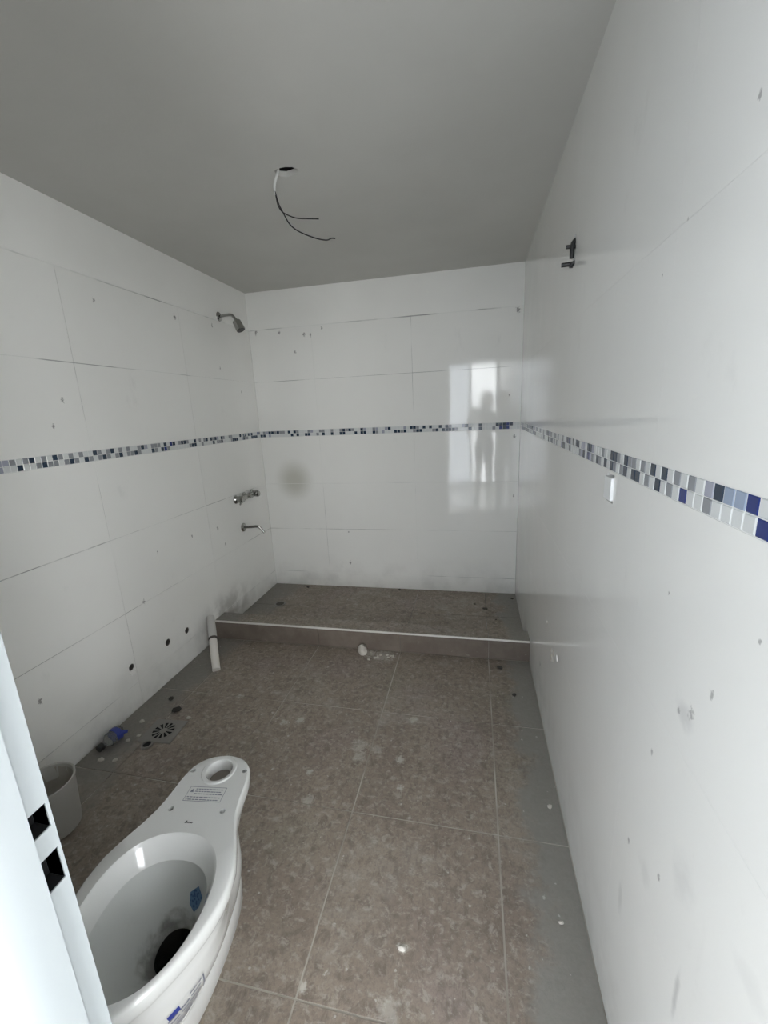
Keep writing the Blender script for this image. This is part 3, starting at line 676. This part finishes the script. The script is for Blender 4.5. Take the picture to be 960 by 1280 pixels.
# wall lamp box high on the right wall
eb = empty('wall_box', (W, -1.59, 2.01)); tag(eb, 'ragged black electrical opening with wire stubs high on right wall', 'wall box')
bm = bmesh.new(); box(bm, W + 0.0142, W + .06, -1.63, -1.55, 1.95, 2.075); bmesh.ops.delete(bm, geom=[f for f in bm.faces if f.calc_center_median().x < W + .02], context='FACES'); ch('box_cavity', bm, M['dark'], eb)
for pts, r in (([(W + .03, -1.590, 2.02), (W - .004, -1.588, 2.022), (W - .026, -1.583, 2.024)], .0065), ([(W + .03, -1.592, 1.972), (W - .004, -1.592, 1.968), (W - .040, -1.590, 1.967)], .0075), ([(W + .02, -1.60, 1.975), (W - .006, -1.598, 1.967), (W - .010, -1.597, 1.954)], .006), ([(W + .02, -1.592, 2.05), (W - .006, -1.594, 2.03), (W - .008, -1.594, 1.985)], .008)):
    bm = bmesh.new(); tube(bm, smoothpath(pts, 4), r, 8); ch('wire_stub', bm, M['wire_black'], eb, smooth=True, angle=50)
# switch insert near the mosaic
sw = empty('wall_switch', (W, -2.178, 1.29)); tag(sw, 'small white switch insert standing out under the right wall mosaic', 'switch')
ch('insert', bbox(W - .0065, W + .02, -2.2045, -2.1515, 1.2625, 1.3185, .0012, 2), simple('white_switch_plastic', (0.80, 0.81, 0.80), .35), sw)
bm = bmesh.new(); box(bm, W + .0142, W + .05, -2.209, -2.147, 1.252, 1.329); bmesh.ops.delete(bm, geom=[f for f in bm.faces if f.calc_center_median().x < W + .016], context='FACES'); ch('box_cavity', bm, M['dark'], sw)
# two anchor holes low on the right wall
for (y, z, r, big) in ((-1.44, .530, .009, 0), (-1.690, .500, .015, 1)):
    t = empty('anchor_hole', (W, y, z)); tag(t, 'lower anchor hole with white filler on right wall by curb' if big else 'small upper anchor hole low on right wall above the curb end', 'anchor hole')
    bm = bmesh.new(); lathe(bm, [(r * 1.4, -.0135), (r * 1.4, -.05), (0, -.05)], (W, y, z), (-1, 0, 0), 12); ch('bore', bm, M['dark'], t)
    bm = bmesh.new()
    for k in range(7 if big else 1):
        q = bmesh.ops.create_icosphere(bm, subdivisions=1, radius=random.uniform(.008, .017) if big else .005)
        dy = random.uniform(.06, .13) if big else random.uniform(-.014, -.009); dz = random.uniform(-.09, -.01) if big else random.uniform(-.004, .012)
        for v in q['verts']: v.co = Vector((W + v.co.x * .3, y + dy + v.co.y, z + dz + v.co.z * random.uniform(.8, 1.2)))
    ch('filler', bm, M['rubble'], t)

# ------------------------------------------------------------------ things on the floor
# floor drain
fd = empty('floor_drain', (.262, -1.802, 0), math.radians(4)); tag(fd, 'square floor drain plate with round slotted grate near left wall', 'drain')
bm = bmesh.new(); panel(bm, lambda u, v, d: (u, v, .0035 - d), (-.085, .085, -.075, .075), [circ(0, 0, .058, 28)], .003); obj('drain_plate', bm, M['drain'], fd)
bm = bmesh.new(); lathe(bm, [(.057, .0042), (.057, .002), (.0, .002)], (0, 0, 0), (0, 0, 1), 28); obj('drain_well', bm, M['dark'], fd)
bm = bmesh.new(); lathe(bm, [(0.0, .0048), (.017, .0048), (.018, .0040)], (0, 0, 0), (0, 0, 1), 18)
for k in range(12):
    a = 2 * PI * k / 12; c, s = math.cos(a), math.sin(a)
    v = [bm.verts.new((c * x - s * y, s * x + c * y, .0044)) for x, y in ((.015, -.0025), (.058, -.0065), (.058, .0065), (.015, .0025))]; bm.faces.new(v)
lathe(bm, [(.052, .0045), (.060, .0045), (.061, .003)], (0, 0, 0), (0, 0, 1), 28)
obj('grate', bm, M['drain'], fd)
# shower drain
sd = empty('shower_drain', (.225, -.405, ZS)); tag(sd, 'small dark drain in the left corner of the shower floor', 'drain')
bm = bmesh.new(); lathe(bm, [(.045, 0), (.045, .003), (.034, .003), (.032, .0005), (0, .0005)], (0, 0, .0005), (0, 0, 1), 20, ); obj('drain_ring', bm, M['drain'], sd)
bm = bmesh.new(); lathe(bm, [(.033, .0018), (0, .0018)], (0, 0, .0005), (0, 0, 1), 20); obj('drain_mouth', bm, M['debris'], sd)
# capped stub by the floor drain
cs = empty('pipe_stub', (.249, -1.898, 0)); tag(cs, 'small dark pipe stub in the floor beside the square drain', 'pipe stub')
bm = bmesh.new(); lathe(bm, [(.027, 0), (.026, .010), (.020, .011), (.019, .003), (0, .003)], (0, 0, 0), (0, 0, 1), 18); obj('rim', bm, M['drain'], cs, smooth=True, angle=40)
bm = bmesh.new(); lathe(bm, [(.0188, .0042), (0, .0042)], (0, 0, 0), (0, 0, 1), 18); obj('mouth', bm, M['dark'], cs)
# tub of dried cement by the left wall
tb_ = empty('plastic_tub', (.208, -2.315, 0)); tag(tb_, 'round greyish white plastic tub with dirty inside, standing by the left wall', 'tub')
tb_r = 1.0
bm = bmesh.new(); lathe(bm, [(0, .002), (.074, .002), (.080, .008), (.090, .20), (.094, .203), (.094, .212), (.091, .215), (.087, .212), (.086, .20), (.0835, .15)], (0, 0, 0), (0, 0, 1), 36); obj('tub_wall', bm, M['tub'], tb_, smooth=True, angle=40)
bm = bmesh.new(); lathe(bm, [(.0855, .20), (.082, .12), (.06, .105), (.03, .115), (0, .10)], (0, 0, 0), (0, 0, 1), 30)
for v in bm.verts: v.co += Vector((random.uniform(-.002, .0), random.uniform(-.001, .001), random.uniform(-.004, .004)))
obj('dried_cement', bm, M['cement'], tb_, smooth=True)
# crushed bottle
C0 = Vector((.060, -1.972, .026)); C1 = Vector((.070, -1.880, .034)); D = (C1 - C0).normalized(); LB = (C1 - C0).length + .016
bt = empty('plastic_bottle', (.065, -1.905, 0)); tag(bt, 'crushed clear plastic bottle with black cap and blue label, by left wall', 'bottle')
pet = N('clear_bottle_plastic'); pet.col((.80, .84, .86)).rough(.12); pet.b.inputs['Transmission Weight'].default_value = .85; pet.b.inputs['IOR'].default_value = 1.25; pet.b.inputs['Alpha'].default_value = .75
def crumple(bm, amt, sx=1.0):
    for v in bm.verts:
        v.co += Vector((math.sin(v.co.y * 90 + v.co.z * 40), math.sin(v.co.z * 110 + v.co.x * 70), math.sin(v.co.y * 130 + v.co.x * 50))) * amt
bm = bmesh.new(); lathe(bm, [(.011, .012), (.012, .02), (.022, .034), (.031, .048), (.032, .07), (.029, .080), (.032, .088), (.030, LB), (.022, LB + .008), (0, LB + .004)], C0, D, 18); crumple(bm, .0022); ch('bottle_body', bm, pet.m, bt, smooth=True, angle=30)
bm = bmesh.new(); lathe(bm, [(0, -.008), (.0165, -.008), (.0175, -.005), (.0175, .014), (.0, .014)], C0, D, 20); ch('cap', bm, M['wire_black'], bt, smooth=True, angle=40)
bm = bmesh.new(); lathe(bm, [(.0332, .070), (.0345, .074), (.034, .094), (.0325, .098)], C0, D, 18); crumple(bm, .0024); ch('label_band', bm, M['blue'], bt, smooth=True, angle=30)
bm = bmesh.new()
v = [bm.verts.new(C0 + D * .07 + Vector(p)) for p in ((.030, 0, .01), (.058, .028, .004), (.060, .032, .018), (.034, .018, .024))]; bm.faces.new(v)
v2 = [bm.verts.new(q.co + Vector((.001, -.001, .0012))) for q in v]; bm.faces.new(v2); bridge(bm, v, v2); ch('label_flap', bm, M['blue'], bt)

# rubble
def lump(name, loc, size, mat, label, cat, group=None, sub=2, jit=.25):
    bm = bmesh.new(); bmesh.ops.create_icosphere(bm, subdivisions=sub, radius=1.0)
    for v in bm.verts:
        k = 1 + random.uniform(-jit, jit); v.co = Vector((v.co.x * k * size[0], v.co.y * k * size[1], max(v.co.z * k * size[2], -.55 * size[2]) + .55 * size[2]))
    o = obj(name, bm, mat, None, loc); o.rotation_euler = (0, 0, random.uniform(0, 6)); return tag(o, label, cat, group)
lump('plaster_lump', (1.075, -.985, 0), (.040, .030, .036), M['rubble'], 'pale plaster lump lying against the shower curb', 'rubble', None, 2, .12)
for k in range(13):
    lump('plaster_crumb', (1.13 + random.uniform(0, .17), -1.0 + random.uniform(-.055, .045), 0), (random.uniform(.006, .014), random.uniform(.005, .011), random.uniform(.003, .007)), M['rubble'], 'small plaster crumb in the scatter beside the lump at the curb', 'crumb', 'plaster crumbs beside the curb', 1)
for (x, y, s, lab) in ((1.855, -.301, .024, 'largest dark debris flake on the shower floor, right side'), (1.778, -.229, .012, 'small dark bit behind the debris flake on the shower floor'), (1.152, -.03, .020, 'dark debris flake at the middle of the back wall foot'), (1.93, -.46, .009, 'tiny dark bit on the shower floor nearest the right wall'), (2.07, -.10, .016, 'dark bit in the far right corner of the shower'), (.33, -.06, .022, 'flat dark flake by the back wall in the left shower corner')):
    lump('debris_flake', (x, y, ZS), (s, s * .7, s * .28), M['debris'], lab, 'debris', None, 1)
for (x, y, s, m, lab) in ((1.925, -1.032, .022, 'debris', 'dark flake on the floor just before the curb, right end'), (1.985, -1.27, .016, 'debris', 'dark flake on the floor a little before the right curb end'), (.228, -1.66, .028, 'debris', 'dark smeared flake between the floor drain and leaning pipe'), (.13, -1.58, .018, 'debris', 'dark flake at the foot of the left wall beyond the bottle'),
                          (2.06, -1.915, .013, 'rubble', 'pale crumb at the foot of the right wall, halfway along'), (2.03, -2.30, .008, 'rubble', 'pale crumb near the right wall, nearest the door'), (.33, -1.70, .016, 'rubble', 'pale crumb on the floor just right of the square drain'), (.10, -1.76, .017, 'rubble', 'pale crumb between the bottle and the square drain'),
                          (.16, -1.85, .012, 'rubble', 'small pale crumb just below left corner of the square drain'), (.13, -1.885, .011, 'rubble', 'small pale crumb beside the dark stub and bottle'), (.165, -2.00, .014, 'rubble', 'flat pale crumb on the dark floor between bottle and tub'), (.10, -2.01, .016, 'rubble', 'pale crumb right next to the black bottle cap'), (1.576, -2.446, .012, 'rubble', 'single white plaster blob on the bare floor right of the toilet')):
    lump('floor_crumb', (x, y, 0), (s, s * .75, s * .4), M[m], lab, 'debris', None, 1)

# ------------------------------------------------------------------ the photographer, in the doorway behind the camera (mirrored in the back wall)
M['skin'] = simple('skin', (0.42, 0.26, 0.19), .5); M['shirt'] = simple('dark_shirt', (0.05, 0.05, 0.06), .8); M['jeans'] = simple('dark_trousers', (0.035, 0.04, 0.055), .85)
M['hair'] = simple('dark_hair', (0.02, 0.016, 0.013), .6); M['shoe'] = simple('dark_shoe', (0.03, 0.03, 0.03), .5)
PX, PY = 1.93, -3.74
per = empty('person', (PX, PY, 0)); tag(per, 'person in dark clothes photographing from the doorway, mirrored in back wall', 'person')
def skin_mesh(name, verts, edges, root, mat, parent, sub=2):
    me = bpy.data.meshes.new(name); me.from_pydata([v[0] for v in verts], edges, []); o = link(name, me, mat, parent)
    m = o.modifiers.new('skin', 'SKIN'); m.use_smooth_shade = True
    sv = me.skin_vertices[0].data if me.skin_vertices else None
    if sv is None:
        bpy.context.view_layer.objects.active = o; bpy.ops.mesh.customdata_skin_add(); sv = me.skin_vertices[0].data
    for i, v in enumerate(verts):
        r = v[1]; sv[i].radius = r if isinstance(r, tuple) else (r, r); sv[i].use_root = (i == root)
    s = o.modifiers.new('subdivision', 'SUBSURF'); s.levels = sub; s.render_levels = sub
    return o
# phone (held just behind the lens position)
PH = Vector((1.790, -3.326, 1.445))
ph = empty('phone', PH); tag(ph, 'dark phone held up in both hands of the photographer', 'phone')
obj('phone_body', bbox(-.037, .037, -.004, .004, -.075, .075, .003, 2), M['wire_black'], ph); ph.rotation_euler = (math.radians(-12), 0, math.radians(10))
bm = bmesh.new(); box(bm, -.034, .034, -.0046, -.0041, -.071, .071); obj('screen', bm, simple('phone_screen', (.02, .02, .025), .1), ph)
# local coordinates around (PX, PY): +y is forward
lh = Vector((PH.x - PX - .062, PH.y - PY - .015, 1.400)); rh = Vector((PH.x - PX + .062, PH.y - PY - .012, 1.405))
body = [((0, 0, .95), (.135, .105)), ((0, .005, 1.10), (.118, .095)), ((0, .01, 1.27), (.130, .105)), ((0, 0, 1.40), (.105, .085)), ((0, .005, 1.47), .058), ((0, .012, 1.52), .054),
        ((.125, 0, 1.395), .056), ((.150, .07, 1.20), .044), ((.145, .16, 1.14), .040), ((rh.x + .07, rh.y - .13, 1.29), .036), ((rh.x + .012, rh.y - .045, 1.375), .026),
        ((-.125, 0, 1.395), .056), ((-.185, .06, 1.20), .044), ((-.255, .15, 1.09), .040), ((lh.x - .045, lh.y - .13, 1.27), .036), ((lh.x - .012, lh.y - .045, 1.37), .026),
        ((.075, 0, .86), .088), ((.085, .01, .50), .060), ((.085, -.01, .12), .042), ((.085, -.005, .05), .044),
        ((-.075, 0, .86), .088), ((-.095, .02, .50), .060), ((-.105, 0, .12), .042), ((-.105, .005, .05), .044)]
edges = [(0, 1), (1, 2), (2, 3), (3, 4), (4, 5), (3, 6), (6, 7), (7, 8), (8, 9), (9, 10), (3, 11), (11, 12), (12, 13), (13, 14), (14, 15), (0, 16), (16, 17), (17, 18), (18, 19), (0, 20), (20, 21), (21, 22), (22, 23)]
bo = skin_mesh('body', body, edges, 0, M['shirt'], per)
# head with face
def head():
    bm = bmesh.new(); bmesh.ops.create_uvsphere(bm, u_segments=28, v_segments=20, radius=1.0)
    for v in bm.verts:
        x, y, z = v.co
        jaw = 1 - .22 * max(0, -z) ** 1.2
        v.co = Vector((x * .076 * jaw, y * .096 * (1 - .10 * max(0, -z)) + (.012 * max(0, -z)), z * .115))
        X, Y, Z = v.co
        if Y > .05: v.co.y += .022 * math.exp(-((X / .013) ** 2)) * math.exp(-(((Z + .018) / .022) ** 2)) - .006 * (math.exp(-(((abs(X) - .030) / .014) ** 2)) * math.exp(-(((Z - .008) / .012) ** 2))) + .005 * math.exp(-((X / .024) ** 2)) * math.exp(-(((Z + .055) / .008) ** 2))
    return bm
HP = Vector((0.035, .045, 1.605))
h_ = obj('head', head(), M['skin'], per, tuple(HP), smooth=True); h_.rotation_euler = (math.radians(-6), 0, math.radians(14))
for s in (-1, 1):
    bm = bmesh.new(); bmesh.ops.create_uvsphere(bm, u_segments=10, v_segments=8, radius=1)
    for v in bm.verts: v.co = Vector((v.co.x * .010 + s * .077, v.co.y * .018 - .005, v.co.z * .030 - .004))
    obj('ear', bm, M['skin'], h_, smooth=True)
    bm = bmesh.new(); bmesh.ops.create_uvsphere(bm, u_segments=10, v_segments=8, radius=.0115)
    for v in bm.verts: v.co += Vector((s * .030, .079, .006))
    obj('eye', bm, simple('eye', (.05, .04, .035), .2), h_, smooth=True)
bm = bmesh.new(); bmesh.ops.create_uvsphere(bm, u_segments=24, v_segments=16, radius=1)
for v in bm.verts: v.co = Vector((v.co.x * (.104 + .012 * max(0, -v.co.z)), v.co.y * .112 - .024, v.co.z * (.125 if v.co.z > 0 else .185) + .010))
bmesh.ops.delete(bm, geom=[v for v in bm.verts if v.co.y > .040 and v.co.z < .080], context='VERTS')
obj('hair', bm, M['hair'], h_, smooth=True)
bm = bmesh.new(); box(bm, -.022, .022, .086, .092, -.058, -.053); obj('mouth', bm, simple('lips', (.30, .14, .12), .5), h_)
# hands: palm, four fingers and thumb each round the phone's edge
for s, c in ((1, rh), (-1, lh)):
    hv = [((c.x + s * .010, c.y - .048, c.z - .030), .024), ((c.x + s * .004, c.y - .016, c.z + .012), (.024, .018))]
    he = [(0, 1)]
    for k, (dz, ln_) in enumerate(((.040, .036), (.022, .040), (.004, .038), (-.014, .032))):
        b = len(hv)
        hv += [((c.x + s * .004, c.y + .004, c.z + .012 + dz), .009), ((c.x - s * .008, c.y + .026, c.z + .014 + dz), .0082), ((c.x - s * ln_ * .7, c.y + .031, c.z + .015 + dz), .0072)]
        he += [(1, b), (b, b + 1), (b + 1, b + 2)]
    b = len(hv); hv += [((c.x - s * .012, c.y - .026, c.z + .020), .0105), ((c.x - s * .030, c.y - .014, c.z + .045), .009), ((c.x - s * .040, c.y - .009, c.z + .062), .008)]; he += [(0, b), (b, b + 1), (b + 1, b + 2)]
    skin_mesh('hand', hv, he, 0, M['skin'], per)
# trousers and shoes
tv = [((0, 0, .93), (.142, .112)), ((0, 0, 1.0), (.136, .108)), ((.075, 0, .86), .094), ((.085, .01, .50), .068), ((.085, -.01, .10), .054), ((-.075, 0, .86), .094), ((-.095, .02, .50), .068), ((-.105, 0, .10), .054)]
skin_mesh('trousers', tv, [(0, 1), (0, 2), (2, 3), (3, 4), (0, 5), (5, 6), (6, 7)], 0, M['jeans'], per)
for x in (.088, -.108):
    bm = bmesh.new(); bmesh.ops.create_uvsphere(bm, u_segments=18, v_segments=12, radius=1)
    for v in bm.verts: v.co = Vector((v.co.x * .046 + x, v.co.y * .135 + .055, max(v.co.z, -.45) * .055 + .0255))
    obj('shoe', bm, M['shoe'], per, smooth=True)
